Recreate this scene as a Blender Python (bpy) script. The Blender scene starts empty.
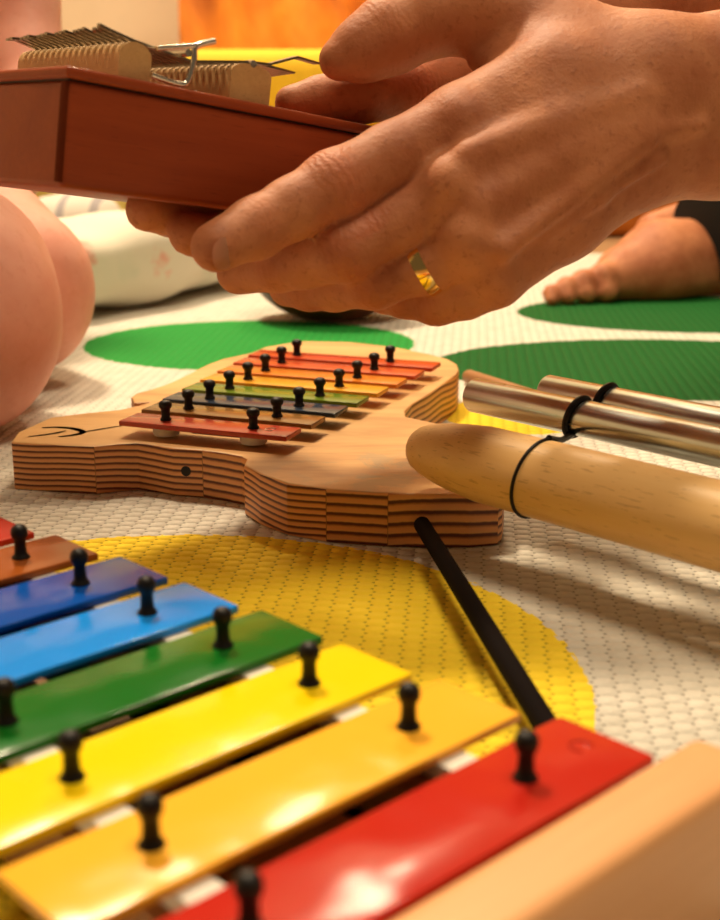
import bpy, bmesh, math, random
import numpy as np
from mathutils import Vector, Matrix

C = bpy.context.scene.collection
random.seed(4)
# ------------------------------------------------------------------ camera model
F = 1277.0; TH = math.radians(15.4); CH = 0.15
c_, s_ = math.cos(TH), math.sin(TH)
def G(px, py, z=0.0):
    x = (px-360)/F; y = (460-py)/F
    d = Vector((x, c_+s_*y, -s_+c_*y)); t = (z-CH)/d.z
    return d*t + Vector((0, 0, CH))
def P(px, py, D):
    x = (px-360)/F; y = (460-py)/F
    return Vector((x, c_+s_*y, -s_+c_*y))*D + Vector((0, 0, CH))

cam = bpy.data.cameras.new('camera'); co = bpy.data.objects.new('camera', cam); C.objects.link(co)
co.location = (0, 0, CH); co.rotation_euler = (math.pi/2-TH, 0, 0)
cam.sensor_width = 36; cam.lens = F/920*36
cam.clip_start = 0.01; cam.clip_end = 50
cam.dof.use_dof = True; cam.dof.focus_distance = 0.47; cam.dof.aperture_fstop = 15.0
bpy.context.scene.camera = co

# ------------------------------------------------------------------ helpers
def link(name, mesh, mats=None, parent=None, smooth=True):
    o = bpy.data.objects.new(name, mesh); C.objects.link(o)
    if mats is not None:
        for m in (mats if isinstance(mats, (list, tuple)) else [mats]): mesh.materials.append(m)
    if parent is not None: o.parent = parent
    if smooth:
        for p in mesh.polygons: p.use_smooth = True
    return o
def obj(name, bm, mats, parent=None, smooth=True, sharp=0.7):
    me = bpy.data.meshes.new(name)
    bmesh.ops.recalc_face_normals(bm, faces=bm.faces)
    bm.to_mesh(me); bm.free()
    o = link(name, me, mats, parent, smooth)
    if smooth: me.set_sharp_from_angle(angle=sharp)
    return o
def thing(name, label, cat, loc=(0, 0, 0), rot=None, group=None):
    o = bpy.data.objects.new(name, None); C.objects.link(o); o.empty_display_size = 0.02
    o.location = loc
    if rot is not None: o.rotation_euler = rot
    return tag(o, label, cat, group)
def tag(o, label, cat, group=None, kind=None):
    if label: o['label'] = label
    if cat: o['category'] = cat
    if group: o['group'] = group
    if kind: o['kind'] = kind
    return o
def struct(o):
    o['kind'] = 'structure'; return o
def box(bm, x0, x1, y0, y1, z0, z1, bev=0.0, seg=2):
    r = bmesh.ops.create_cube(bm, size=1.0)
    vs = r['verts']
    for v in vs:
        v.co = Vector(((x0+x1)/2+v.co.x*(x1-x0), (y0+y1)/2+v.co.y*(y1-y0), (z0+z1)/2+v.co.z*(z1-z0)))
    if bev > 0:
        es = list({e for v in vs for e in v.link_edges})
        bmesh.ops.bevel(bm, geom=es, offset=bev, segments=seg, affect='EDGES', profile=0.6)
    return bm
def lathe(bm, prof, n=16, mat=Matrix()):
    rings = []
    for r, z in prof:
        rings.append([bm.verts.new(mat @ Vector((r*math.cos(2*math.pi*i/n), r*math.sin(2*math.pi*i/n), z))) for i in range(n)])
    for a, b in zip(rings, rings[1:]):
        for i in range(n):
            bm.faces.new((a[i], a[(i+1) % n], b[(i+1) % n], b[i]))
    bm.faces.new(rings[0][::-1]); bm.faces.new(rings[-1])
    return bm
def tube(bm, pts, r, n=10, closed=False):
    pts = [Vector(p) for p in pts]; k = len(pts); rings = []
    rs = r if isinstance(r, (list, tuple)) else [r]*k
    up = None
    for i in range(k):
        if closed: t = pts[(i+1) % k]-pts[i-1]
        else: t = pts[min(i+1, k-1)]-pts[max(i-1, 0)]
        t.normalize()
        if up is None:
            up = t.orthogonal().normalized()
        up = (up - t*up.dot(t)).normalized()
        b = t.cross(up)
        rings.append([bm.verts.new(pts[i]+(up*math.cos(2*math.pi*j/n)+b*math.sin(2*math.pi*j/n))*rs[i]) for j in range(n)])
    rng = range(k) if closed else range(k-1)
    for i in rng:
        a, b2 = rings[i], rings[(i+1) % k]
        for j in range(n):
            bm.faces.new((a[j], a[(j+1) % n], b2[(j+1) % n], b2[j]))
    if not closed:
        bm.faces.new(rings[0][::-1]); bm.faces.new(rings[-1])
    return bm
def prism(bm, poly, z0, z1, bev=0.0):
    lo = [bm.verts.new((x, y, z0)) for x, y in poly]; hi = [bm.verts.new((x, y, z1)) for x, y in poly]
    n = len(poly)
    for i in range(n): bm.faces.new((lo[i], lo[(i+1) % n], hi[(i+1) % n], hi[i]))
    bm.faces.new(lo[::-1]); top = bm.faces.new(hi)
    if bev:
        bmesh.ops.bevel(bm, geom=list(top.edges), offset=bev, segments=2, affect='EDGES')
    return bm
def catmull(pts, sub=6, closed=False):
    pts = [Vector(p) for p in pts]; n = len(pts); out = []
    rng = range(n) if closed else range(n-1)
    for i in rng:
        if closed: p0, p1, p2, p3 = pts[i-1], pts[i], pts[(i+1) % n], pts[(i+2) % n]
        else: p0, p1, p2, p3 = pts[max(i-1, 0)], pts[i], pts[i+1], pts[min(i+2, n-1)]
        for k in range(sub):
            t = k/sub
            out.append(0.5*((2*p1)+(p2-p0)*t+(2*p0-5*p1+4*p2-p3)*t*t+(3*p1-p0-3*p2+p3)*t**3))
    if not closed: out.append(pts[-1])
    return out

# ------------------------------------------------------------------ signed-distance bodies
def sd_cap(X, a, b, ra, rb):
    a = np.array(a); b = np.array(b); ab = b-a; L = max(ab@ab, 1e-12)
    t = np.clip(((X-a)@ab)/L, 0, 1)
    return np.linalg.norm(X-a-t[..., None]*ab, axis=-1) - (ra+(rb-ra)*t)
def sd_ell(X, c, r, R=None):
    q = X-np.array(c)
    if R is not None: q = q@np.array(R)
    q = q/np.array(r); k = np.linalg.norm(q, axis=-1)
    return (k-1)*min(r)
def smin(a, b, k):
    h = np.clip(0.5+0.5*(b-a)/k, 0, 1)
    return b+(a-b)*h-k*h*(1-h)
def surf(fn, lo, hi, h):
    lo = np.array(lo); hi = np.array(hi)
    n = np.ceil((hi-lo)/h).astype(int)+1
    ax = [lo[i]+h*np.arange(n[i]) for i in range(3)]
    X = np.stack(np.meshgrid(*ax, indexing='ij'), -1)
    Fv = np.empty(n)
    for i0 in range(0, n[0], 16): Fv[i0:i0+16] = fn(X[i0:i0+16])
    del X
    S = Fv < 0
    cs = np.zeros(n-1, int)
    for d in np.ndindex(2, 2, 2):
        cs += S[d[0]:n[0]-1+d[0], d[1]:n[1]-1+d[1], d[2]:n[2]-1+d[2]]
    act = (cs > 0) & (cs < 8)
    idx = np.full(n-1, -1); ii = np.argwhere(act); idx[act] = np.arange(len(ii))
    pos = np.zeros((len(ii), 3)); cnt = np.zeros(len(ii))
    cor = list(np.ndindex(2, 2, 2))
    for a in cor:
        for ax_ in range(3):
            if a[ax_] == 1: continue
            b = list(a); b[ax_] = 1
            A = Fv[tuple((ii+a).T)]; B = Fv[tuple((ii+b).T)]
            m = (A < 0) != (B < 0)
            t = np.where(m, A/np.where(A-B == 0, 1, A-B), 0)
            p = ii+np.array(a, float); p[:, ax_] += t
            pos[m] += p[m]; cnt[m] += 1
    V = lo+h*pos/cnt[:, None]
    faces = []
    for ax_ in range(3):
        o1, o2 = (ax_+1) % 3, (ax_+2) % 3
        sl0 = [slice(None)]*3; sl1 = [slice(None)]*3
        sl0[ax_] = slice(0, -1); sl1[ax_] = slice(1, None)
        ch = S[tuple(sl0)] != S[tuple(sl1)]
        e = np.argwhere(ch)
        ok = (e[:, o1] > 0) & (e[:, o2] > 0) & (e[:, o1] < n[o1]-1) & (e[:, o2] < n[o2]-1)
        e = e[ok]; q = []
        for d1, d2 in ((-1, -1), (0, -1), (0, 0), (-1, 0)):
            k = e.copy(); k[:, o1] += d1; k[:, o2] += d2
            q.append(idx[tuple(k.T)])
        q = np.stack(q, 1); fl = ~S[tuple(e.T)]
        q[fl] = q[fl][:, ::-1]
        faces.append(q)
    return V, np.concatenate(faces)
def merge(parts):
    Vs = []; Fs = []; o = 0
    for V, Q in parts: Vs.append(V); Fs.append(Q+o); o += len(V)
    return np.concatenate(Vs), np.concatenate(Fs)
def npmesh(name, V, Q, mats, parent=None, origin=None):
    me = bpy.data.meshes.new(name)
    if origin is not None: V = V-np.array(origin)
    me.from_pydata(V.tolist(), [], Q.tolist()); me.update()
    o = link(name, me, mats, parent)
    if origin is not None and parent is None: o.location = origin
    return o
def relax(V, Q, it=1, lam=0.5):
    for _ in range(it):
        acc = np.zeros_like(V); cn = np.zeros(len(V))
        for a, b in ((0, 1), (1, 2), (2, 3), (3, 0)):
            np.add.at(acc, Q[:, a], V[Q[:, b]]); np.add.at(cn, Q[:, a], 1)
            np.add.at(acc, Q[:, b], V[Q[:, a]]); np.add.at(cn, Q[:, b], 1)
        V = V+lam*(acc/np.maximum(cn, 1)[:, None]-V)
    return V

# ------------------------------------------------------------------ materials
class NT:
    def __init__(s, name):
        s.m = bpy.data.materials.new(name); s.m.use_nodes = True
        s.t = s.m.node_tree; s.n = s.t.nodes; s.l = s.t.links
        s.b = s.n['Principled BSDF']
    def new(s, typ, **kw):
        nd = s.n.new(typ)
        for k, v in kw.items(): setattr(nd, k, v)
        return nd
    def put(s, sock, v):
        if hasattr(v, 'is_linked') or hasattr(v, 'links'): s.l.new(v, sock)
        else: sock.default_value = v
    def math(s, op, a, b=None, c=None, clamp=False):
        nd = s.new('ShaderNodeMath', operation=op, use_clamp=clamp)
        for i, v in enumerate((a, b, c)):
            if v is not None: s.put(nd.inputs[i], v)
        return nd.outputs[0]
    def coords(s, scale=(1, 1, 1), rot=(0, 0, 0), loc=(0, 0, 0)):
        tc = s.new('ShaderNodeTexCoord'); mp = s.new('ShaderNodeMapping')
        s.l.new(tc.outputs['Object'], mp.inputs[0])
        mp.inputs['Scale'].default_value = scale; mp.inputs['Rotation'].default_value = rot; mp.inputs['Location'].default_value = loc
        return mp.outputs[0]
    def noise(s, vec, scale, detail=3, rough=0.5, dist=0.0):
        nd = s.new('ShaderNodeTexNoise'); s.l.new(vec, nd.inputs['Vector'])
        nd.inputs['Scale'].default_value = scale; nd.inputs['Detail'].default_value = detail
        nd.inputs['Roughness'].default_value = rough; nd.inputs['Distortion'].default_value = dist
        return nd.outputs['Fac']
    def ramp(s, fac, stops):
        nd = s.new('ShaderNodeValToRGB'); e = nd.color_ramp.elements
        while len(e) < len(stops): e.new(0.5)
        for k, (p, col) in enumerate(stops):
            e[k].position = p; e[k].color = (*col, 1) if len(col) == 3 else col
        s.put(nd.inputs[0], fac); return nd.outputs[0]
    def mix(s, fac, a, b, mode='MIX'):
        nd = s.new('ShaderNodeMix', data_type='RGBA', blend_type=mode)
        s.put(nd.inputs[0], fac)
        s.put(nd.inputs[6], a if not isinstance(a, tuple) else (*a, 1)[:4]); s.put(nd.inputs[7], b if not isinstance(b, tuple) else (*b, 1)[:4])
        return nd.outputs[2]
    def bump(s, h, strength=0.3, dist=0.001, prev=None):
        nd = s.new('ShaderNodeBump'); nd.inputs['Strength'].default_value = strength; nd.inputs['Distance'].default_value = dist
        s.l.new(h, nd.inputs['Height'])
        if prev is not None: s.l.new(prev, nd.inputs['Normal'])
        s.l.new(nd.outputs[0], s.b.inputs['Normal']); return nd.outputs[0]
    def set(s, col=None, rough=None, **kw):
        if col is not None: s.put(s.b.inputs['Base Color'], col if not isinstance(col, tuple) else (*col, 1)[:4])
        if rough is not None: s.put(s.b.inputs['Roughness'], rough)
        for k, v in kw.items(): s.put(s.b.inputs[k.replace('_', ' ')], v)
        return s.m

def wood(name, a, b, scale=60, stretch=(0.06, 1, 1), rough=0.45, dash=None, bumpy=0.12, coat=0.0, spec=0.4):
    t = NT(name); v = t.coords(stretch)
    n1 = t.noise(v, scale, 4, 0.6, 0.6); n2 = t.noise(v, scale*7, 3, 0.6)
    f = t.math('ADD', t.math('MULTIPLY', n1, 0.65), t.math('MULTIPLY', n2, 0.35))
    col = t.ramp(f, [(0.32, a), (0.68, b)])
    if dash:
        d = t.noise(v, scale*24, 2, 0.5)
        col = t.mix(t.math('MULTIPLY', t.math('GREATER_THAN', d, 0.65), 0.40), col, dash)
    t.bump(f, bumpy, 0.0006)
    return t.set(col, rough, Coat_Weight=coat, Specular_IOR_Level=spec)
def plain(name, col, rough=0.5, metal=0.0, noise=0.0, nscale=80, **kw):
    t = NT(name); v = t.coords()
    n = t.noise(v, nscale, 4)
    c2 = tuple(min(1, x*(1-noise)) for x in col)
    t.set(t.ramp(n, [(0.3, c2), (0.7, col)]), rough, Metallic=metal, **kw)
    return t.m
def enamel(name, col, wave=0.0013):
    t = NT(name); v = t.coords()
    n = t.noise(v, 55, 1); k = t.noise(v, 500, 2)
    t.bump(t.math('ADD', n, t.math('MULTIPLY', k, 0.012)), 1.0, wave)
    sc = t.noise(v, 60, 5, 0.7)
    return t.set(t.mix(t.math('MULTIPLY', t.math('GREATER_THAN', sc, 0.74), 0.35), col, tuple(min(1, x*1.5+.05) for x in col)), t.math('ADD', t.math('MULTIPLY', n, 0.10), 0.15), Specular_IOR_Level=0.24, Coat_Weight=0.04, Coat_Roughness=0.12)

def skin(name, a, b, frec, bump=0.25, sss=0.10, fs=1.0):
    t = NT(name); v = t.coords()
    n1 = t.noise(v, 38, 4, 0.6); n2 = t.noise(v, 360*fs, 3, 0.6); n3 = t.noise(v, 900, 3, 0.7)
    col = t.ramp(n1, [(0.35, a), (0.65, b)])
    fm = t.math('MULTIPLY', t.math('SMOOTHSTEP' if False else 'SUBTRACT', n2, 0.56, clamp=True), 3.6, clamp=True)
    col = t.mix(fm, col, frec)
    # knuckle creases weighted by an attribute on the mesh
    at = t.new('ShaderNodeAttribute', attribute_name='crease')
    wv = t.new('ShaderNodeAttribute', attribute_name='along')
    w = t.math('SINE', t.math('ADD', t.math('MULTIPLY', wv.outputs['Fac'], 2300.0), t.math('MULTIPLY', t.noise(v, 130, 3, 0.6), 22.0)))
    cre = t.math('MULTIPLY', w, at.outputs['Fac'])
    vr = t.new('ShaderNodeTexVoronoi', feature='DISTANCE_TO_EDGE'); t.l.new(v, vr.inputs['Vector']); vr.inputs['Scale'].default_value = 650
    h = t.math('ADD', t.math('ADD', t.math('MULTIPLY', n2, 0.8), t.math('MULTIPLY', n3, 0.35)), t.math('ADD', t.math('MULTIPLY', cre, 0.32), t.math('MULTIPLY', vr.outputs[0], 0.22)))
    t.bump(h, bump, 0.0012)
    red = t.math('MULTIPLY', at.outputs['Fac'], 0.35)
    col = t.mix(red, col, tuple(x*y for x, y in zip(b, (1.0, 0.62, 0.6))))
    return t.set(col, 0.55, Subsurface_Weight=sss, Subsurface_Radius=(0.006, 0.002, 0.001), Subsurface_Scale=1.0, Specular_IOR_Level=0.28)

M = {}
M['black'] = plain('black_rubber', (0.010, 0.008, 0.008), 0.45, noise=0.3, Specular_IOR_Level=0.25)
M['felt'] = plain('white_felt', (0.80, 0.76, 0.68), 0.9, noise=0.12, nscale=300)
M['beech'] = wood('beech_wood', (0.74, 0.45, 0.17), (0.82, 0.54, 0.23), 55, (0.11, 1, 1), 0.42, (0.33, 0.15, 0.05))
M['beech_end'] = wood('pale_beech_wood', (0.68, 0.33, 0.135), (0.75, 0.39, 0.17), 55, (1, 0.08, 1), 0.45)
M['rail'] = wood('brown_rail_wood', (0.28, 0.12, 0.04), (0.42, 0.20, 0.07), 80, (0.1, 1, 1), 0.6)
M['mahogany'] = wood('mahogany', (0.27, 0.045, 0.013), (0.36, 0.068, 0.018), 75, (0.05, 1, 1), 0.45, (0.15, 0.025, 0.009), coat=0.04, spec=0.22)
M['bridge'] = wood('bridge_wood', (0.55, 0.32, 0.13), (0.68, 0.43, 0.19), 90, (1, 0.06, 1), 0.5, (0.25, 0.12, 0.04))
M['nickel'] = plain('nickel', (0.78, 0.74, 0.66), 0.22, 1.0)
M['steel'] = plain('dark_steel', (0.30, 0.26, 0.20), 0.28, 1.0, noise=0.2)
M['gold'] = plain('gold', (0.95, 0.68, 0.25), 0.15, 1.0)
t = NT('brushed_tube'); v = t.coords((0.05, 1, 1)); n = t.noise(v, 900, 2)
M['tube'] = t.set(t.ramp(n, [(0.3, (0.50, 0.57, 0.56)), (0.7, (0.64, 0.72, 0.71))]), t.math('ADD', t.math('MULTIPLY', n, 0.1), 0.20), Metallic=1.0)
M['pine_top'] = None
# pine: end-grain sides with dark growth rings, plain top
t = NT('pine_edge'); v = t.coords()
at = t.new('ShaderNodeAttribute', attribute_name='blk')
sep = t.new('ShaderNodeSeparateXYZ'); t.l.new(v, sep.inputs[0])
cmb = t.new('ShaderNodeCombineXYZ')
al = t.new('ShaderNodeAttribute', attribute_name='run')
t.l.new(al.outputs['Fac'], cmb.inputs[0]); t.l.new(t.math('MULTIPLY', at.outputs['Fac'], 3.7), cmb.inputs[1])
t.l.new(t.math('MULTIPLY', sep.outputs[2], 0.5), cmb.inputs[2])
nz = t.noise(cmb.outputs[0], 17, 1, 0.4)
ph = t.math('ADD', t.math('MULTIPLY', sep.outputs[2], t.math('ADD', 180.0, t.math('MULTIPLY', at.outputs['Fac'], 310.0))), t.math('ADD', t.math('MULTIPLY', nz, 3.4), t.math('MULTIPLY', at.outputs['Fac'], 7.0)))
fine = t.noise(t.coords((1, 1, 1)), 500, 3)
ph = t.math('ADD', ph, t.math('MULTIPLY', t.math('SUBTRACT', fine, 0.5), 0.10))
sn2 = t.math('FRACT', ph)
col = t.ramp(sn2, [(0.0, (0.80, 0.40, 0.150)), (0.42, (0.72, 0.32, 0.11)), (0.60, (0.36, 0.11, 0.03)), (0.70, (0.085, 0.018, 0.007)), (0.88, (0.11, 0.024, 0.008)), (1.0, (0.76, 0.36, 0.13))])
seam = t.new('ShaderNodeAttribute', attribute_name='seam')
M['pine_edge'] = t.set(col, 0.5)
t.bump(sn2, 0.25, 0.0006)
t = NT('pine_top'); v = t.coords((0.25, 1, 1), (0, 0, math.radians(-62)))
n1 = t.noise(v, 34, 3, 0.55, 1.2); n2 = t.noise(v, 330, 3)
col = t.ramp(t.math('ADD', t.math('MULTIPLY', n1, 0.8), t.math('MULTIPLY', n2, 0.2)), [(0.34, (0.50, 0.25, 0.080)), (0.5, (0.64, 0.36, 0.125)), (0.66, (0.70, 0.42, 0.16))])
w2 = t.coords((1, 1, 1))
st = t.noise(w2, 46, 5, 0.65, 0.5)
# grey scuffs round the middle of the belly
dv = t.new('ShaderNodeVectorMath', operation='DISTANCE'); t.l.new(w2, dv.inputs[0]); dv.inputs[1].default_value = (0.004, -0.043, 0.02)
near = t.math('SUBTRACT', 1.0, t.math('MULTIPLY', dv.outputs['Value'], 20.0), clamp=True)
sm = t.math('MULTIPLY', t.math('MULTIPLY', t.math('SUBTRACT', st, 0.50, clamp=True), 9.0, clamp=True), near)
col = t.mix(t.math('MULTIPLY', sm, 0.8), col, (0.33, 0.27, 0.16))
M['pine_top'] = t.set(col, 0.5); t.bump(n2, 0.08, 0.0005)

# woven mat with coloured discs
t = NT('woven_mat'); v = t.coords((1, 1, 1), (0, 0, math.radians(5)))
S = 0.0056
sep = t.new('ShaderNodeSeparateXYZ'); t.l.new(v, sep.inputs[0])
u = t.math('DIVIDE', sep.outputs[0], S*1.05); w = t.math('DIVIDE', sep.outputs[1], S)
cu = t.math('FLOOR', u); odd = t.math('MULTIPLY', t.math('MODULO', t.math('ABSOLUTE', cu), 2.0), 0.5)
w = t.math('ADD', w, odd)
fu = t.math('SUBTRACT', t.math('FRACT', u), 0.5); fw = t.math('SUBTRACT', t.math('FRACT', w), 0.5)
dome = t.math('MULTIPLY', t.math('COSINE', t.math('MULTIPLY', fu, math.pi)), t.math('COSINE', t.math('MULTIPLY', fw, math.pi)))
hu = t.math('SUBTRACT', 0.5, t.math('ABSOLUTE', fu)); hw = t.math('SUBTRACT', 0.5, t.math('ABSOLUTE', fw))
hd = t.math('SQRT', t.math('ADD', t.math('POWER', t.math('DIVIDE', hu, 0.22), 2.0), t.math('POWER', t.math('DIVIDE', hw, 0.15), 2.0)))
hole = t.math('SUBTRACT', 1.0, hd, clamp=True)
hole = t.math('MULTIPLY', hole, 2.0, clamp=True)
wv = t.coords((1, 1, 1))
jit = t.new('ShaderNodeTexVoronoi', feature='F1'); t.l.new(wv, jit.inputs['Vector']); jit.inputs['Scale'].default_value = 260
jv = t.new('ShaderNodeVectorMath', operation='SCALE'); jv.inputs['Scale'].default_value = 0.0018
sb = t.new('ShaderNodeVectorMath', operation='SUBTRACT'); t.l.new(jit.outputs['Color'], sb.inputs[0]); sb.inputs[1].default_value = (0.5, 0.5, 0.5)
t.l.new(sb.outputs[0], jv.inputs[0])
ad = t.new('ShaderNodeVectorMath', operation='ADD'); t.l.new(wv, ad.inputs[0]); t.l.new(jv.outputs[0], ad.inputs[1])
sp2 = t.new('ShaderNodeSeparateXYZ'); t.l.new(ad.outputs[0], sp2.inputs[0])
nn = t.noise(wv, 90, 4)
col = t.ramp(nn, [(0.3, (0.62, 0.59, 0.51)), (0.7, (0.71, 0.68, 0.60))])
YEL = (0.92, 0.67, 0.035); GRN = (0.02, 0.29, 0.045); DGR = (0.005, 0.105, 0.015)
for cx, cy, a, b, cc in [(-0.062, 0.318, 0.124, 0.124, YEL), (0.080, 0.630, 0.038, 0.040, YEL), (-0.073, 0.837, 0.109, 0.093, GRN),
                         (0.185, 0.757, 0.142, 0.094, DGR), (0.250, 0.965, 0.130, 0.090, DGR), (-0.42, 0.52, 0.11, 0.1, GRN), (0.42, 0.42, 0.11, 0.1, GRN)]:
    e = t.math('ADD', t.math('POWER', t.math('DIVIDE', t.math('SUBTRACT', sp2.outputs[0], cx), a), 2.0), t.math('POWER', t.math('DIVIDE', t.math('SUBTRACT', sp2.outputs[1], cy), b), 2.0))
    col = t.mix(t.math('LESS_THAN', e, 1.0), col, cc)
col = t.mix(t.math('MULTIPLY', hole, 0.5), col, (0.05, 0.03, 0.012))
hgt = t.math('SUBTRACT', dome, t.math('MULTIPLY', hole, 0.6))
M['mat'] = t.set(col, 0.8, Specular_IOR_Level=0.15); t.bump(t.math('ADD', hgt, t.math('MULTIPLY', t.noise(wv, 700, 2), 0.35)), 0.6, 0.0018)

M['skin_a'] = skin('adult_skin', (0.42, 0.140, 0.062), (0.60, 0.245, 0.115), (0.33, 0.105, 0.045), 0.30)
M['skin_c'] = skin('child_skin', (0.70, 0.32, 0.235), (0.76, 0.38, 0.29), (0.66, 0.29, 0.20), 0.06, 0.18, 0.5)
M['nail'] = plain('nail', (0.70, 0.36, 0.23), 0.3)
M['trouser'] = plain('black_cotton', (0.010, 0.010, 0.012), 0.9, noise=0.3, nscale=400)
M['shirt'] = plain('teal_cotton', (0.03, 0.14, 0.10), 0.9, noise=0.2, nscale=300)
M['hair'] = plain('brown_hair', (0.05, 0.022, 0.01), 0.6, noise=0.4, nscale=300)
M['cshirt'] = plain('rust_cotton', (0.32, 0.10, 0.03), 0.9, noise=0.2)
M['shorts'] = plain('pale_cotton', (0.76, 0.62, 0.58), 0.9, noise=0.1)

# ------------------------------------------------------------------ setting
bm = bmesh.new(); box(bm, -2.2, 2.2, -1.2, 2.6, -0.06, -0.004)
fl = struct(obj('floor', bm, wood('floor_wood', (0.30, 0.17, 0.08), (0.40, 0.24, 0.12), 12), smooth=False))
bm = bmesh.new(); box(bm, -2.2, 2.2, 2.45, 2.55, -0.004, 2.5)
struct(obj('wall_back', bm, plain('cream_plaster', (0.80, 0.66, 0.46), 0.9, noise=0.06, nscale=20), smooth=False))
bm = bmesh.new(); box(bm, -2.3, -2.2, -1.2, 2.55, -0.004, 2.5)
struct(obj('wall_left', bm, plain('cream_plaster_side', (0.80, 0.66, 0.46), 0.9, noise=0.06, nscale=20), smooth=False))
bm = bmesh.new(); box(bm, -2.2, 2.2, 2.43, 2.45, -0.004, 0.07, 0.004)
struct(obj('baseboard_back', bm, plain('white_trim', (0.75, 0.68, 0.56), 0.5)))

bm = bmesh.new(); box(bm, -0.75, 0.75, 0.02, 1.38, -0.004, 0.0, 0.0015)
mt = obj('play_mat', bm, M['mat'], smooth=False)
tag(mt, 'cream woven plastic floor mat with large yellow and green dots', 'mat')

# ------------------------------------------------------------------ peg + bar
def peg_bm(s=1.0):
    bm = bmesh.new()
    prof = [(2.5, 0), (2.5, .5), (2.2, 1.0), (1.75, 1.5), (1.6, 3.2), (1.55, 5.0), (1.75, 5.8), (2.2, 6.4), (2.35, 7.4), (2.25, 8.4), (1.7, 9.3), (0.8, 9.75), (0.2, 9.8)]
    return lathe(bm, [(r*s*0.001, z*s*0.001) for r, z in prof], 18)

# ------------------------------------------------------------------ foreground glockenspiel (local x across the row, y along bars)
PEG = bpy.data.meshes.new('peg'); b0 = peg_bm(1.0); bmesh.ops.recalc_face_normals(b0, faces=b0.faces); b0.to_mesh(PEG); b0.free()
PEG.materials.append(M['black'])
for p in PEG.polygons: p.use_smooth = True
PEGS = PEG.copy()
for v in PEGS.vertices: v.co = Vector((v.co.x*(.92+.25*min(1, v.co.z/.004)), v.co.y*(.92+.25*min(1, v.co.z/.004)), v.co.z*0.86))
def place(name, me, parent, loc):
    o = bpy.data.objects.new(name, me); C.objects.link(o); o.parent = parent; o.location = loc; return o
def bar_bm(x0, x1, y0, y1, z0, z1):
    bm = bmesh.new(); box(bm, x0, x1, y0, y1, z0, z1, 0.0007, 2); return bm

ZB = 0.031
org = G(408.6, 727, ZB); org.z = 0
ang = math.radians(-46.5)
fg = thing('glockenspiel', 'large rainbow glockenspiel in the foreground with its pale wooden end block on the mat', 'glockenspiel', org, (0, 0, ang))
fcol = [('red', (0.45, 0.020, 0.011)), ('orange', (0.92, 0.46, 0.035)), ('yellow', (0.90, 0.64, 0.004)), ('green', (0.006, 0.13, 0.012)),
        ('light blue', (0.010, 0.27, 0.90)), ('dark blue', (0.0005, 0.075, 0.42)), ('brown', (0.30, 0.075, 0.012)), ('bright red', (0.50, 0.02, 0.012))]
bc = -0.0315
halves = [.0575, .0527, .0503, .0497, .0472, .0462, .0430, .0395]
for i in range(8):
    xm = 0.0286*(1-i)+(0 if i else 0.0003)
    h = halves[i]
    o = obj('bar', bar_bm(xm-.0113, xm+.0115, bc-h, bc+h, ZB-.0022, ZB), enamel('enamel_'+fcol[i][0].replace(' ', '_'), fcol[i][1]), fg)
    o['label'] = fcol[i][0]+' bar'
    yr = 0.0012*(1-i); yl = -.0605+0.0022*(i-1)-0.001
    for y in (yr, yl):
        place('peg', PEG, o, (xm, y, ZB-.0002))
        bm = bmesh.new(); box(bm, xm-.0115, xm+(.0172 if i else .0115), y-.0036, y+.0042, ZB-.0062, ZB-.0012 if False else ZB-.0022, 0.0010)
        obj('felt_pad', bm, M['felt'], fg)
# rails and end blocks
def quadprism(bm, pts, z0, z1, bev=0.001):
    lo = [bm.verts.new((x, y, z0)) for x, y in pts]; hi = [bm.verts.new((x, y, z1)) for x, y in pts]; n = len(pts)
    for i in range(n): bm.faces.new((lo[i], lo[(i+1) % n], hi[(i+1) % n], hi[i]))
    bm.faces.new(lo[::-1]); bm.faces.new(hi)
    if bev: bmesh.ops.bevel(bm, geom=list(bm.edges), offset=bev, segments=2, affect='EDGES')
    return bm
for ys in ((0.0012, -.0072), (-.0615, -.046)):
    bm = bmesh.new()
    quadprism(bm, [(.045, ys[0]-.008), (.045, ys[0]+.008), (-.185, ys[1]+.008), (-.185, ys[1]-.008)], 0.004, ZB-.0062)
    obj('rail', bm, M['rail'], fg)
bm = bmesh.new(); quadprism(bm, [(.045, -.050), (.045, -.012), (-.185, -.040), (-.185, -.018)], 0.004, 0.019)
obj('sound_board', bm, M['rail'], fg)
for k in range(7):
    bm = bmesh.new(); lathe(bm, [(0.0018, 0), (0.0018, 0.0008), (0.001, 0.0014)], 10)
    o = obj('screw', bm, M['black'], fg); o.location = (0.014-0.0286*k+0.0, -.031, 0.019)
bm = bmesh.new(); box(bm, .0420, .0580, bc-.068, bc+.0690, 0, ZB+.0012, 0.0035, 4)
obj('end_block', bm, M['beech_end'], fg)
bm = bmesh.new(); box(bm, -.205, -.1855, bc-.040, bc+.040, 0, ZB+.0012, 0.0025, 3)
obj('end_block', bm, M['beech_end'], fg)

# stamped note marks on the bar ends
def mark(parent, x, y, z, s, mat, name='stamped_note'):
    pts = [(x+s*math.cos(a), y+s*math.sin(a), z) for a in [math.radians(q) for q in range(50, 311, 20)]]
    bm = bmesh.new(); tube(bm, pts, s*0.16, 6); return obj(name, bm, mat, parent)
fbars = [o for o in fg.children if o.name.startswith('bar')]
mark(fbars[0], 0.0285, bc+halves[0]-.0075, ZB-.0001, .0022, enamel('stamp_red', (0.30, 0.012, 0.008)))

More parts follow.
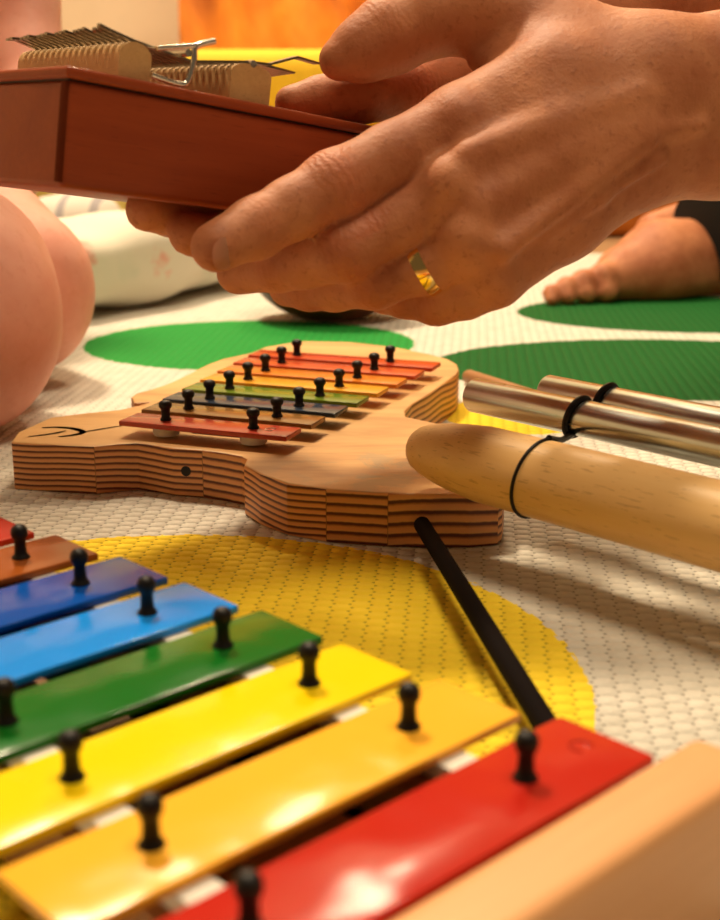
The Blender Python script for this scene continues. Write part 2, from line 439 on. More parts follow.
# ------------------------------------------------------------------ animal-shaped glockenspiel in the middle
bd = G(246, 500, 0)
mid = thing('glockenspiel', 'animal-shaped pine glockenspiel with eight small bars in the middle of the mat', 'glockenspiel', (0, 0.5, 0))
TOP = 0.020
opx = [(11, 442), (36, 443.5), (66, 445.5), (94, 446.5), (118, 444), (137, 443), (155, 445), (173, 448), (202, 450), (225, 453), (241, 456), (246.5, 459), (244, 465),
       (260, 474), (287, 483), (326, 489), (358, 491.5), (388, 493), (430, 494.5), (470, 494), (499, 491.5), (503, 489), (505, 480), (500, 462), (472, 437), (440, 424), (420, 419.5), (406, 416.5),
       (405, 411), (412, 404), (425, 396.5), (436, 389), (447, 381), (456, 374.5), (459, 370), (457, 364), (448, 359), (430, 354), (395, 347), (350, 342), (300, 341), (265, 347), (250, 353),
       (222, 359), (206, 365), (192, 372), (178, 379), (164, 385), (148, 390), (136, 393), (131, 397), (134, 403), (150, 402), (140, 405), (120, 409.5), (85, 413), (50, 417.5), (18, 432)]
poly = [G(x, y, TOP) for x, y in opx]
# ---- resample boundary into fine verts so that edge attributes follow it
seams = {3, 8, 15, 17}
bm = bmesh.new(); lo = []; hi = []; runs = []; acc = 0.0; blk = []; bb = 0; rnd = random.Random(9)
vals = [.75, .64, .45, .70, .30, .16, .5, .4]+[rnd.random() for _ in range(60)]
pts = []
for i, p in enumerate(poly):
    q = poly[(i+1) % len(poly)]
    if i in seams or i in (11, 20, 23, 27, 34, 41, 50): bb += 1
    L = (q-p).length; k = max(1, int(L/0.005))
    for j in range(k):
        r = p.lerp(q, j/k); pts.append((r.x, r.y-0.5)); runs.append(acc+L*j/k); blk.append(bb)
    acc += L
prism(bm, pts, 0, TOP)
bmesh.ops.recalc_face_normals(bm, faces=bm.faces)
me = bpy.data.meshes.new('board'); bm.to_mesh(me); bm.free()
board = link('board', me, [M['pine_top'], M['pine_edge']], mid, False)
ra = me.attributes.new('run', 'FLOAT', 'CORNER'); ba = me.attributes.new('blk', 'FLOAT', 'CORNER')
N = len(pts)
for p in me.polygons:
    if len(p.vertices) == 4:
        p.material_index = 1
        i = min(v % N for v in p.vertices); ids = sorted({v % N for v in p.vertices})
        if ids == [0, N-1]: i = N-1
        for li in p.loop_indices:
            vi = me.loops[li].vertex_index % N
            ra.data[li].value = runs[vi] if not (i == N-1 and vi == 0) else acc
            ba.data[li].value = vals[blk[i]]
bv = board.modifiers.new('bevel', 'BEVEL'); bv.width = 0.0008; bv.segments = 2; bv.limit_method = 'ANGLE'; bv.angle_limit = math.radians(50)
_r0, _r7 = Vector((-.0610, .5015-.5)), Vector((-.0087, .6420-.5))
_rd = (_r7-_r0).normalized(); _bn = Vector((_rd.y, -_rd.x))
_A = _r0+_rd*.008; _B = _r7+_rd*.004
cb = bmesh.new(); prism(cb, [tuple(_A-_bn*.0128), tuple(_A+_bn*.0128), tuple(_B+_bn*.0182), tuple(_B-_bn*.0182)], .004, .05)
bmesh.ops.recalc_face_normals(cb, faces=cb.faces)
cme = bpy.data.meshes.new('cutter'); cb.to_mesh(cme); cb.free(); cme.materials.append(M['rail']); cut = bpy.data.objects.new('cutter', cme); C.objects.link(cut)
cut.matrix_world = Matrix.Translation((0, .5, 0))
md_ = board.modifiers.new('hollow', 'BOOLEAN'); md_.operation = 'DIFFERENCE'; md_.object = cut; md_.solver = 'EXACT'; md_.material_mode = 'TRANSFER'
bpy.context.view_layer.update()
nm_ = bpy.data.meshes.new_from_object(board.evaluated_get(bpy.context.evaluated_depsgraph_get()))
board.modifiers.clear(); board.data = nm_; nm_.name = 'board'
bpy.data.objects.remove(cut)
# seam lines between the laminated blocks
for px, py in [(94, 446.5), (202, 450), (326, 489), (388, 493)]:
    q = G(px, py, TOP); bm = bmesh.new(); box(bm, q.x-.00012, q.x+.00012, q.y-.5-.00012, q.y-.5+.001, 0.0005, TOP-.0007)
    obj('glue_seam', bm, M['rail'], mid)
# round hole in the edge
a = G(173, 448, TOP); b = G(202, 450, TOP); q = G(184.5, 467.5, 0.0)
base = a.lerp(b, 0.42); d = (b-a).normalized(); nrm = Vector((d.y, -d.x, 0))
bm = bmesh.new(); lathe(bm, [(0.0021, -0.002), (0.0021, 0.00015), (0.0003, 0.00015)], 20, Matrix.Translation(Vector((base.x, base.y-.5, 0.0108))) @ nrm.to_track_quat('Z', 'Y').to_matrix().to_4x4())
obj('edge_hole', bm, M['black'], mid)
# burnt decoration lines on the snout
def ribbon(name, pxs, wdt, parent, mat, z):
    ps = catmull([(G(x, y, TOP)-Vector((0, .5, 0))) for x, y in pxs], 8)
    bm = bmesh.new(); n = len(ps); L = []; R_ = []
    for i, p in enumerate(ps):
        tt = (ps[min(i+1, n-1)]-ps[max(i-1, 0)]); tt.z = 0; tt.normalize(); s = Vector((-tt.y, tt.x, 0))
        ww = wdt*0.55*(0.35+0.65*math.sin(math.pi*min(1, max(0, i/(n-1)))))
        L.append(bm.verts.new((p.x+s.x*ww, p.y+s.y*ww, z))); R_.append(bm.verts.new((p.x-s.x*ww, p.y-s.y*ww, z)))
    for i in range(n-1): bm.faces.new((L[i], L[i+1], R_[i+1], R_[i]))
    bmesh.ops.solidify(bm, geom=list(bm.faces), thickness=0.0003)
    return obj(name, bm, mat, parent)
M['burnt'] = plain('burnt_line', (0.17, 0.085, 0.03), 0.6)
ribbon('burnt_line', [(42, 428), (58, 427.5), (74, 429), (83, 432.5), (72, 435.5), (58, 437)], .0026, mid, M['burnt'], TOP+.0002)
ribbon('burnt_line', [(28, 437), (52, 434), (66, 431)], .0016, mid, M['burnt'], TOP+.0002)
ribbon('burnt_line', [(80, 433), (100, 429.5), (122, 426)], .0012, mid, M['burnt'], TOP+.0002)

mcol = [('red', (0.42, 0.060, 0.035)), ('ochre brown', (0.24, 0.12, 0.035)), ('dark blue', (0.030, 0.045, 0.075)), ('green', (0.13, 0.20, 0.02)),
        ('yellow', (0.68, 0.33, 0.03)), ('orange', (0.66, 0.20, 0.025)), ('coral red', (0.55, 0.085, 0.030)), ('scarlet', (0.50, 0.055, 0.02))]
r0, r7 = Vector((-.0610, .5015)), Vector((-.0087, .6420))
l0, l7 = .0373, .0499
rowd = (r7-r0).normalized(); an = math.atan2(rowd.y, rowd.x)-math.pi/2
bardir = Vector((math.cos(an), math.sin(an)))
for i in range(8):
    cpt = r0.lerp(r7, i/7); h = l0+(l7-l0)*i/7; hp = 0.0197+(.0255-.0197)*i/7
    bm = bar_bm(-h, h, -.0079, .0079, .0247, .0270)
    Mx = Matrix.Translation((cpt.x, cpt.y-.5, 0)) @ Matrix.Rotation(an, 4, 'Z')
    o = obj('bar', bm, enamel('small_enamel_'+mcol[i][0].replace(' ', '_'), mcol[i][1], 0.0004), mid); o.matrix_local = Mx
    o['label'] = mcol[i][0]+' bar'
    for sgn in (-1, 1):
        place('peg', PEGS, o, (sgn*hp, 0, .0269))
        bm = bmesh.new(); lathe(bm, [(.001, .0209), (.0050, .0209), (.0055, .0216), (.0055, .0240), (.0050, .0248), (.001, .0248)], 16)
        b3 = bmesh.new(); lathe(b3, [(.0016, TOP-.0005), (.0016, .0215)], 10); pn = obj('pin', b3, M['black'], o); pn.location = (sgn*hp, 0, 0)
        w = obj('felt_washer', bm, M['felt'], o); w.location = (sgn*hp, 0, 0)
    if i == 0: mark(o, h-.010, 0.0, .027, .0022, plain('stamp', (0.55, 0.30, 0.2), 0.4))

# ------------------------------------------------------------------ chime bar: wooden rod with hung tubes
AX = Vector((.69, -.72, -.004)).normalized()
tip = G(416, 446.5, 0.0345)
ch = thing('chime_bar', 'round beech chime bar with two hanging metal tubes leaning on the pine glockenspiel', 'chime', tip)
ch.rotation_euler = AX.to_track_quat('X', 'Z').to_euler()
RB = .0130
bm = bmesh.new()
prof = [(.0005, 0), (.0045, .0003), (.0066, .0012), (.0081, .0034), (.0095, .0075), (.0108, .0135), (.0119, .021), (RB, .032), (RB, .23), (RB-.002, .2385), (.001, .24)]
lathe(bm, prof, 48, Matrix.Rotation(math.pi/2, 4, 'Y'))
obj('wooden_rod', bm, M['beech'], ch, sharp=1.2)
Rm = ch.rotation_euler.to_matrix(); Ri = Rm.inverted()
def toL(p): return Ri @ (Vector(p)-tip)
RT = .0064
tubes = []
for (px, py, z, back) in [(474, 395, .0470, 0.24), (547, 391.5, .0470, .22)]:
    q = toL(G(px, py, z))
    bm = bmesh.new()
    n = 40; oring = []
    for (r, x) in [(RT-.0011, .004), (RT-.0011, 0), (RT-.0004, -.0003), (RT, .0004), (RT, back), (RT-.0011, back), (RT-.0011, back-.004)]:
        oring.append([bm.verts.new((x, r*math.cos(2*math.pi*k/n), r*math.sin(2*math.pi*k/n))) for k in range(n)])
    for a_, b_ in zip(oring, oring[1:]):
        for k in range(n): bm.faces.new((a_[k], a_[(k+1) % n], b_[(k+1) % n], b_[k]))
    o = obj('chime_tube', bm, M['tube'], ch); o.location = q
    tubes.append(q)
def loop(x, y, z, r, wr, ratio=1.0):
    return [(x+slant*math.sin(a), y+r*math.cos(a), z+r*math.sin(a)) for a in np.linspace(0, 2*math.pi, 33)[:-1]]
slant = 0.0
CL = []
for q, px, py in ((tubes[0], 572, 418), (tubes[1], 620, 399)):
    target = toL(G(px, py, .047))
    bm = bmesh.new(); slant = 0.0015
    tube(bm, loop(target.x, q.y, q.z, RT+.0005, 0), .0011, 8, True)
    obj('cord_loop', bm, M['black'], ch); CL.append(Vector((target.x, q.y, q.z)))
tr = toL(G(548, 485, .030))
bm = bmesh.new(); slant = 0.0
xx = tr.x
tube(bm, [(xx+.004*(0.5+0.5*math.sin(a)), (RB+.0003)*math.cos(a), (RB+.0003)*math.sin(a)) for a in np.linspace(0, 2*math.pi, 49)[:-1]], .0006, 8, True)
obj('cord_loop', bm, M['black'], ch)
bm = bmesh.new(); A = Vector((xx+.004, .002, RB+.0005)); 
tube(bm, catmull([A, A.lerp(CL[0]+Vector((0, -.003, -RT)), .5)+Vector((0, 0, -.001)), CL[0]+Vector((0, -.003, -RT+.0005))], 6), .0011, 8)
tube(bm, catmull([CL[0]+Vector((0, RT, 0)), (CL[0]+CL[1])/2+Vector((0, 0, -.002)), CL[1]+Vector((0, -RT, 0))], 6), .0009, 8)
obj('cord', bm, M['black'], ch)

xr_ = .205; ctr = tubes[1]
bm = bmesh.new(); box(bm, -.009, .009, -.016, ctr.y+.012, 0, .0215, .002)
o = obj('cross_rest', bm, M['beech'], ch)
wp = tip+Rm @ Vector((xr_, 0, 0)); wd_ = Rm @ Vector((1, 0, 0))
o.matrix_world = Matrix.Translation((wp.x, wp.y, 0)) @ Matrix.Rotation(math.atan2(wd_.y, wd_.x), 4, 'Z')
bpy.context.view_layer.update()
o.matrix_parent_inverse = Matrix()
o.matrix_basis = (Matrix.Translation(tip) @ Rm.to_4x4()).inverted() @ (Matrix.Translation((wp.x, wp.y, 0)) @ Matrix.Rotation(math.atan2(wd_.y, wd_.x), 4, 'Z'))
for q_ in tubes:
    pz = (tip+Rm @ Vector((xr_, q_.y, q_.z))).z-RT
    bm = bmesh.new(); box(bm, -.006, .006, -.004, .004, .0205, pz, .001)
    u_ = obj('rest_peg', bm, M['beech'], o); u_.location = (0, q_.y, 0)

# beater behind the tubes
a = G(467, 376, .0042); b = G(640, 432, .0042)
st = thing('beater', 'thin brown wooden beater lying behind the chime tubes with its tip on the green dot', 'beater', a)
d = (b-a); st.rotation_euler = d.to_track_quat('X', 'Z').to_euler()
bm = bmesh.new(); lathe(bm, [(.001, 0), (.0035, .0004), (.0040, .002), (.0040, d.length), (.001, d.length+.0004)], 16, Matrix.Rotation(math.pi/2, 4, 'Y'))
obj('handle', bm, wood('beater_wood', (0.30, 0.13, 0.045), (0.40, 0.19, 0.07), 90, (0.06, 1, 1)), st)

# black mallet leaning against the pine block
a = G(421, 523, .0105); b = G(556, 742, .0095)
d = (b-a); end = a+d*1.17
ml = thing('mallet', 'slim black mallet stick leaning on the pine glockenspiel edge', 'mallet', a)
ml.rotation_euler = d.to_track_quat('X', 'Z').to_euler()
L = (end-a).length
bm = bmesh.new(); lathe(bm, [(.0008, 0), (.0024, .0003), (.0029, .0015), (.0031, L), (.001, L+.0004)], 20, Matrix.Rotation(math.pi/2, 4, 'Y'))
obj('handle', bm, plain('black_lacquer', (0.006, 0.004, 0.004), 0.8, Specular_IOR_Level=0.05), ml)
bm = bmesh.new(); bmesh.ops.create_uvsphere(bm, u_segments=20, v_segments=14, radius=.0085)
o = obj('mallet_head', bm, M['black'], ml); o.location = (L+.004, 0, 0)

# ------------------------------------------------------------------ kalimba
K = .87
Cn = P(68, 65, .404*K)
uu = (P(355, 122, .483*K)-Cn).normalized()
vv = P(0, 70, .441*K)-Cn; vv = (vv-uu*vv.dot(uu)).normalized()
ww = uu.cross(vv)
MK = Matrix((uu, vv, ww)).transposed().to_4x4(); MK.translation = Cn
ka = thing('kalimba', 'dark red-brown wooden thumb piano held in two hands', 'thumb piano')
KL, KW, KT = .135, .104, .0332
ka.matrix_world = MK @ Matrix.Translation((KL/2, KW/2, -KT))
off = Vector((-KL/2, -KW/2, KT))
def kobj(name, bm, mat, **kw):
    o = obj(name, bm, mat, ka, **kw); o.location = off; return o
bm = bmesh.new(); box(bm, .0006, KL-.0006, .0006, KW-.0006, -KT, -.0036, .0022, 3); kobj('sound_box', bm, M['mahogany'])
bm = bmesh.new(); box(bm, 0, KL, 0, KW, -.0033, 0, .0012, 3); kobj('top_board', bm, M['mahogany'])
bm = bmesh.new(); box(bm, .0012, KL-.0012, .0012, KW-.0012, -.0037, -.0032); kobj('dark_groove', bm, M['black'], smooth=False)
bm = bmesh.new(); box(bm, -.00005, .0020, .0010, .0036, -KT+.0015, -.0040, .0004); kobj('corner_joint', bm, wood('dark_joint', (0.10, 0.018, 0.006), (0.14, 0.026, 0.008), 60, rough=0.8, spec=0.05))
def bridge(name, u0, u1, v0, v1, h, rr):
    n = 8; prof = [(u0, 0), (u1, 0)]
    for k in range(n+1):
        a = math.pi*k/n; cx = (u0+u1)/2; hw = (u1-u0)/2
        prof.append((cx+hw*math.cos(a)*(1 if rr else 1), h-rr+rr*math.sin(a)))
    bm = bmesh.new(); A = [bm.verts.new((x, v0, z)) for x, z in prof]; B = [bm.verts.new((x, v1, z)) for x, z in prof]
    m = len(prof)
    for i in range(m): bm.faces.new((A[i], A[(i+1) % m], B[(i+1) % m], B[i]))
    bm.faces.new(A[::-1]); bm.faces.new(B)
    return kobj(name, bm, M['bridge'], sharp=0.6)
bridge('bridge', .0185, .0292, .0050, .0695, .0108, .0042)
bridge('bridge', .0575, .0728, .0050, .0695, .0118, .0030)
NTN = 17
for k in range(NTN):
    v0 = .0080+k*.0037
    ce = 1-abs(k-8)/8
    tip_u = .0850+.006*ce; tail = .0142-.0001*k+.0007*((k*7) % 3)
    if k == 0: tail, tip_u = .0128, .0925
    lineu = [(tail, .0136-.00008*k), (.0160, .0128), (.0240, .0113), (.0445, .0090), (.0650, .0125), (.0730, .0131), (tip_u-.009, .0172 if k == 0 else .0130), (tip_u, .0168 if k == 0 else .0128)]
    bm = bmesh.new(); wd = .00135; prev = None
    for j, (u_, w_) in enumerate(lineu):
        hw = wd*(0.72 if j < 5 else (1.15 if j >= 6 else 0.95)); th = .0004 if j != len(lineu)-1 else .0003
        q = [bm.verts.new((u_, v0-hw, w_-th)), bm.verts.new((u_, v0+hw, w_-th)), bm.verts.new((u_, v0+hw, w_+th)), bm.verts.new((u_, v0-hw, w_+th))]
        if prev:
            for i in range(4): bm.faces.new((prev[i], prev[(i+1) % 4], q[(i+1) % 4], q[i]))
        else: bm.faces.new(q[::-1])
        prev = q
    bm.faces.new(prev)
    kobj('tine', bm, M['steel'], smooth=False)
PX = -.0048
bm = bmesh.new(); tube(bm, catmull([(.0330+PX, .0030, .0022), (.0420+PX, .0030, .0012), (.0455+PX, .0030, .0024), (.0472+PX, .0030, .0090), (.0478+PX, .0035, .0130), (.0540+PX, .0032, .0156)], 6), .00095, 10)
tube(bm, [(.0345+PX, .0034, .0100), (.0478+PX, .0034, .0132)], .0008, 10)
tube(bm, [(.0455+PX, .0035, .0107), (.0455+PX, .070, .0107)], .0012, 12)
kobj('pressure_bar', bm, M['nickel'])
bm = bmesh.new(); tube(bm, [(.0655, .0050, .0119), (.0655, .0700, .0119)], .0012, 12); kobj('bridge_wire', bm, M['nickel'])

# ------------------------------------------------------------------ adult: hands, arms, foot
def chain(X, pts, k=.004):
    d = None
    for a, b in zip(pts, pts[1:]):
        s = sd_cap(X, a[0], b[0], a[1], b[1]); d = s if d is None else smin(d, s, k)
    return d
def pj(lst): return [(np.array(P(x, y, D)), r*D/F) for x, y, D, r in lst]
LW = [(655, 88, .420, 62), (655, 132, .425, 58)]
foreU = pj([(960, 76, .47, 64), (725, 73, .425, 53), (650, 76, .418, 54)])
foreL = pj([(960, 140, .48, 66), (725, 137, .430, 55), (650, 150, .424, 52)])
metas = [pj([(655, 84, .420, 62), (555, 90, .412, 56), (462, 128, .407, 43)]),
         pj([(655, 100, .420, 60), (550, 140, .406, 50), (452, 190, .398, 37)]),
         pj([(655, 120, .423, 58), (550, 175, .408, 50), (468, 243, .397, 33)]),
         pj([(655, 140, .426, 50), (560, 215, .415, 44), (494, 277, .405, 30)])]
thumbM = pj([(650, 80, .420, 50), (568, 46, .424, 45), (480, 10, .426, 44)])
fingers = {
 'index': pj([(462, 128, .407, 42), (392, 159, .400, 34.5), (334, 187, .393, 35), (292, 209, .388, 30), (256, 228, .3835, 29.5), (216, 247, .3745, 25.5)]),
 'middle': pj([(452, 190, .398, 35), (400, 223, .399, 29.5), (346, 250, .396, 31), (305, 261, .406, 26.5), (278, 266, .412, 25), (238, 273, .425, 21.5)]),
 'ring': pj([(468, 243, .398, 32), (425, 267, .402, 26), (374, 281, .405, 27), (335, 286, .420, 24), (310, 287, .428, 22.5), (288, 287, .438, 20)]),
 'little': pj([(494, 277, .405, 30), (465, 293, .408, 25), (437, 301, .413, 23), (405, 297, .419, 20), (385, 294, .426, 18), (365, 290, .436, 16)]),
 'thumb': pj([(480, 10, .426, 44), (430, 18, .425, 37), (388, 36, .424, 37.5), (362, 50, .422, 31), (339, 60, .420, 20.5)])}
VEINS = [pj([(500, 175, .3905, 6), (560, 152, .3930, 7), (630, 133, .3985, 7), (700, 126, .4035, 7)]), pj([(545, 235, .3975, 6), (600, 196, .3985, 7), (660, 158, .4030, 6)])]
def left_hand(X):
    d = smin(chain(X, foreU, .01), chain(X, foreL, .01), .02)
    for m in metas: d = smin(d, chain(X, m, .006), .008)
    d = smin(d, chain(X, thumbM, .006), .010)
    f = None
    for k in fingers:
        c = chain(X, fingers[k], .0035)
        f = c if f is None else smin(f, c, .0006)
    # web between thumb and index
    web = pj([(530, 62, .420, 30), (482, 60, .422, 13)])
    d = smin(d, chain(X, web), .008)
    d = smin(d, f, .0035)
    # tendons and knuckles on the back of the hand
    for m, k in zip(metas, ('index', 'middle', 'ring', 'little')):
        kn = m[-1][0]; toc = (np.array((0, 0, CH))-kn); toc /= np.linalg.norm(toc)
        d = smin(d, np.linalg.norm(X-(kn+toc*m[-1][1]*.62+np.array((0, 0, .002))), axis=-1)-m[-1][1]*.48, .007)
    for a, b in (((470, 152), (640, 96)), ((480, 205), (640, 122)), ((505, 250), (645, 140))):
        A = np.array(P(*a, .3885)); B = np.array(P(*b, .3975))
        d = smin(d, sd_cap(X, A, B, .0026, .0020), .007)
    for vn in VEINS: d = smin(d, chain(X, vn), .003)
    return d
rf = {'thumb': pj([(470, 68, .475, 42), (405, 90, .455, 31), (358, 96, .445, 26), (322, 99, .440, 22), (292, 103, .437, 18)]),
      'a': pj([(395, 195, .500, 34), (300, 226, .475, 26), (215, 221, .435, 23), (172, 213, .415, 22.5), (147, 210, .405, 22)]),
      'b': pj([(400, 210, .505, 34), (320, 238, .480, 26), (250, 243, .445, 24), (212, 239, .42, 23), (190, 234, .408, 22)]),
      'c': pj([(420, 215, .510, 32), (340, 252, .490, 26), (285, 268, .455, 24), (252, 270, .43, 21)])}
rpalm = [pj([(480, 70, .50, 46), (410, 190, .505, 38)]), pj([(500, 90, .51, 46), (410, 210, .51, 36)]), pj([(520, 55, .505, 48), (640, 5, .54, 62), (900, -60, .62, 74)])]
def right_hand(X):
    d = None
    for m in rpalm:
        c = chain(X, m, .01); d = c if d is None else smin(d, c, .012)
    f = None
    for k in rf:
        c = chain(X, rf[k], .0035); f = c if f is None else smin(f, c, .0012)
    return smin(d, f, .006)
def bounds(lst, pad=.004):
    A = np.array([p for p, r in lst]); Rr = np.array([r for p, r in lst])[:, None]
    return (A-Rr).min(0)-pad, (A+Rr).max(0)+pad
allL = sum(fingers.values(), [])+sum(metas, [])+foreU[1:]+foreL[1:]
lo, hi = bounds(allL); hi[0] = .19
VL, QL = surf(left_hand, lo, hi, .00125); VL = relax(VL, QL, 1, .35)
allR = sum(rf.values(), [])+sum(rpalm, [])
lo, hi = bounds(allR); hi[0] = .19
VR, QR = surf(right_hand, lo, hi, .0018); VR = relax(VR, QR, 1, .35)
# foot on the mat behind
foot_l = [pj([(760, 225, 1.105, 36), (735, 246, 1.09, 36), (660, 260, 1.06, 35), (622, 272, 1.045, 26)]),
          pj([(770, 268, 1.09, 26), (660, 280, 1.05, 24), (618, 284, 1.035, 17)])]
toes = [pj([(620, 274, 1.045, 18), (603, 276, 1.025, 13), (606, 292, 1.02, 12)]), pj([(612, 280, 1.04, 14), (583, 281, 1.02, 11), (586, 294, 1.015, 10.5)]),
        pj([(606, 284, 1.035, 12), (566, 287, 1.015, 9.5), (568, 297, 1.01, 9)]), pj([(600, 288, 1.03, 10), (551, 293, 1.01, 7.5), (552, 300, 1.005, 7)])]
foot2 = pj([(820, 190, 1.17, 40), (720, 216, 1.13, 26), (655, 232, 1.11, 20)])
def foot(X):
    d = smin(chain(X, foot_l[0], .02), chain(X, foot_l[1], .02), .02)
    f = None
    for tt in toes:
        c = chain(X, tt, .005); f = c if f is None else smin(f, c, .0008)
    d = smin(d, f, .005)
    d = smin(d, chain(X, foot2, .01), .004)
    return np.maximum(d, -X[..., 2]+.0005)
lo, hi = bounds(sum(foot_l, [])+sum(toes, [])+foot2); lo[2] = -.006
VF, QF = surf(foot, lo, hi, .003); VF = relax(VF, QF, 1, .3)
# the rest of the body, out of the frame to the right
elL = np.array((.40, .50, .235)); elR = np.array((.43, .80, .30)); shL = np.array((.66, .62, .55)); shR = np.array((.66, 1.00, .55))
wrL = (foreU[1][0]+foreL[1][0])/2; wrR = rpalm[2][1][0]
pel = np.array((.80, .84, .14)); head = np.array((.62, .82, .80))
def body(X):
    fl = (foreU[0][0]+foreL[0][0])/2; fr_ = rpalm[2][2][0]
    d = smin(smin(chain(X, foreU, .01), chain(X, foreL, .01), .02), sd_cap(X, fl, elL, .034, .041), .02)
    d = smin(d, sd_cap(X, elL, shL, .041, .052), .02)
    d = smin(d, smin(smin(chain(X, rpalm[2], .01), sd_cap(X, fr_, elR, .035, .041), .02), sd_cap(X, elR, shR, .041, .052), .02), .01)
    d = smin(d, sd_ell(X, (.74, .82, .40), (.11, .17, .26)), .05)
    d = smin(d, sd_cap(X, (.70, .82, .60), (.65, .82, .70), .052, .050), .03)
    d = smin(d, sd_ell(X, head, (.095, .075, .115)), .02)
    d = smin(d, sd_cap(X, head+np.array((-.09, 0, .01)), head+np.array((-.108, 0, -.02)), .008, .014), .008)
    for s in (-1, 1): d = smin(d, sd_ell(X, head+np.array((.01, s*.077, -.01)), (.018, .008, .030)), .006)
    d = smin(d, sd_ell(X, pel, (.14, .17, .13)), .06)
    for a, b, c in (((.78, .93, .13), (.52, 1.28, .10), tuple(foot_l[0][0][0])), ((.78, .74, .13), (.50, .64, .085), tuple(foot2[0][0]))):
        d = smin(d, smin(sd_cap(X, a, b, .085, .062), sd_cap(X, b, c, .055, .036), .02), .03)
    return np.maximum(d, -X[..., 2]+.001)
VB, QB = surf(body, (.178, .35, -.01), (1.0, 1.42, .95), .0095); VB = relax(VB, QB, 1, .5)
nf = [len(QL), len(QR), len(QF), len(QB)]
V, Q = merge([(VL, QL), (VR, QR), (VF, QF), (VB, QB)])
po = np.array((.60, .80, 0))
person = npmesh('person', V, Q, [M['skin_a']], None, po)
tag(person, 'adult with a gold ring and bare foot, both hands holding the thumb piano', 'person')
pm = person.data
# crease attribute around finger joints
cr = np.zeros(len(V)); alg = np.zeros(len(V))
def crease(joint, prev, nxt, rad, amp):
    global cr, alg
    dd = np.linalg.norm(V-joint, axis=1); m = dd < rad*1.9
    ax_ = (nxt-prev)/np.linalg.norm(nxt-prev); t_ = (V-joint)@ax_
    wgt = np.exp(-(t_/(rad*.62))**2)*amp*m
    up_ = wgt > cr; cr[up_] = wgt[up_]; alg[up_] = t_[up_]
for k, amp in (('index', .9), ('middle', .7), ('ring', .6), ('little', .5)):
    f = fingers[k]; crease(f[2][0], f[1][0], f[3][0], f[2][1], amp); crease(f[4][0], f[3][0], f[5][0], f[4][1], amp*.45)
crease(fingers['thumb'][2][0], fingers['thumb'][1][0], fingers['thumb'][3][0], fingers['thumb'][2][1], .4)
crease(rf['thumb'][1][0], rf['thumb'][0][0], rf['thumb'][2][0], rf['thumb'][1][1], .9)
for nm, arr in (('crease', cr), ('along', alg)):
    a_ = pm.attributes.new(nm, 'FLOAT', 'POINT'); a_.data.foreach_set('value', arr.astype(np.float32))
# nails
def nail(center, axis, normal, wl, ll, rad):
    axis = Vector(axis).normalized(); normal = Vector(normal); normal = (normal-axis*normal.dot(axis)).normalized(); side = axis.cross(normal)
    bm = bmesh.new(); g = []
    nu, nv = 9, 9
    for i in range(nu):
        row = []
        for j in range(nv):
            a = (i/(nu-1)*2-1); b_ = (j/(nv-1)*2-1)
            sq = math.sqrt(max(0, 1-.5*b_*b_)); sq2 = math.sqrt(max(0, 1-.5*a*a))
            x = a*ll*sq2 if False else a*ll*sq; y = b_*wl*math.sqrt(max(0, 1-.5*a*a))
            z = math.sqrt(max(1e-9, rad*rad-y*y))-rad-.10*ll*max(0, a)**2
            row.append(bm.verts.new(Vector(center)+axis*x+side*y+normal*z))
        g.append(row)
    for i in range(nu-1):
        for j in range(nv-1): bm.faces.new((g[i][j], g[i+1][j], g[i+1][j+1], g[i][j+1]))
    bmesh.ops.solidify(bm, geom=list(bm.faces), thickness=.0006)
    o = obj('fingernail', bm, M['nail'], person); o.location = -Vector(po); return o
fi = fingers['index']; axd = Vector(fi[5][0]-fi[4][0]); cv = Vector((0, 0, CH))-Vector(fi[5][0])
nrm = (cv.normalized()*0.95+Vector((-.15, 0, -.40))).normalized()
tipc = Vector(fi[5][0])
nn_ = (nrm-axd.normalized()*nrm.dot(axd.normalized())).normalized()
nail(tipc+axd.normalized()*.0018+nn_*(fi[5][1]-.0002), axd, nn_, .0048, .0052, .0080)
ft = fingers['thumb']; axd = Vector(ft[4][0]-ft[3][0]); nn_ = Vector((-.3, -.1, 1)); nn_ = (nn_-axd.normalized()*nn_.dot(axd.normalized())).normalized()
nail(Vector(ft[4][0])-axd.normalized()*.0035+nn_*(ft[4][1]-.0003), axd, nn_, .0050, .0050, .0078)
# gold ring
fr = fingers['ring']; a = Vector(fr[1][0]); b = Vector(fr[0][0]); cpt = a.lerp(b, -.02); ax_ = (b-a).normalized()
rr = fr[1][1]+.0009
bm = bmesh.new()
Rmx = Matrix.Translation(cpt) @ ax_.to_track_quat('Z', 'Y').to_matrix().to_4x4()
n = 48; ringp = [(rr-.0008, -.0021), (rr+.0002, -.0019), (rr+.0004, 0), (rr+.0002, .0019), (rr-.0008, .0021)]
vs = [[bm.verts.new(Rmx @ Vector((r*math.cos(2*math.pi*k/n), r*math.sin(2*math.pi*k/n), z))) for k in range(n)] for r, z in ringp]
for i in range(5):
    a_, b_ = vs[i], vs[(i+1) % 5]
    for k in range(n): bm.faces.new((a_[k], a_[(k+1) % n], b_[(k+1) % n], b_[k]))
o = obj('finger_ring', bm, M['gold'], person); o.location = -Vector(po); o['label'] = 'plain gold ring'
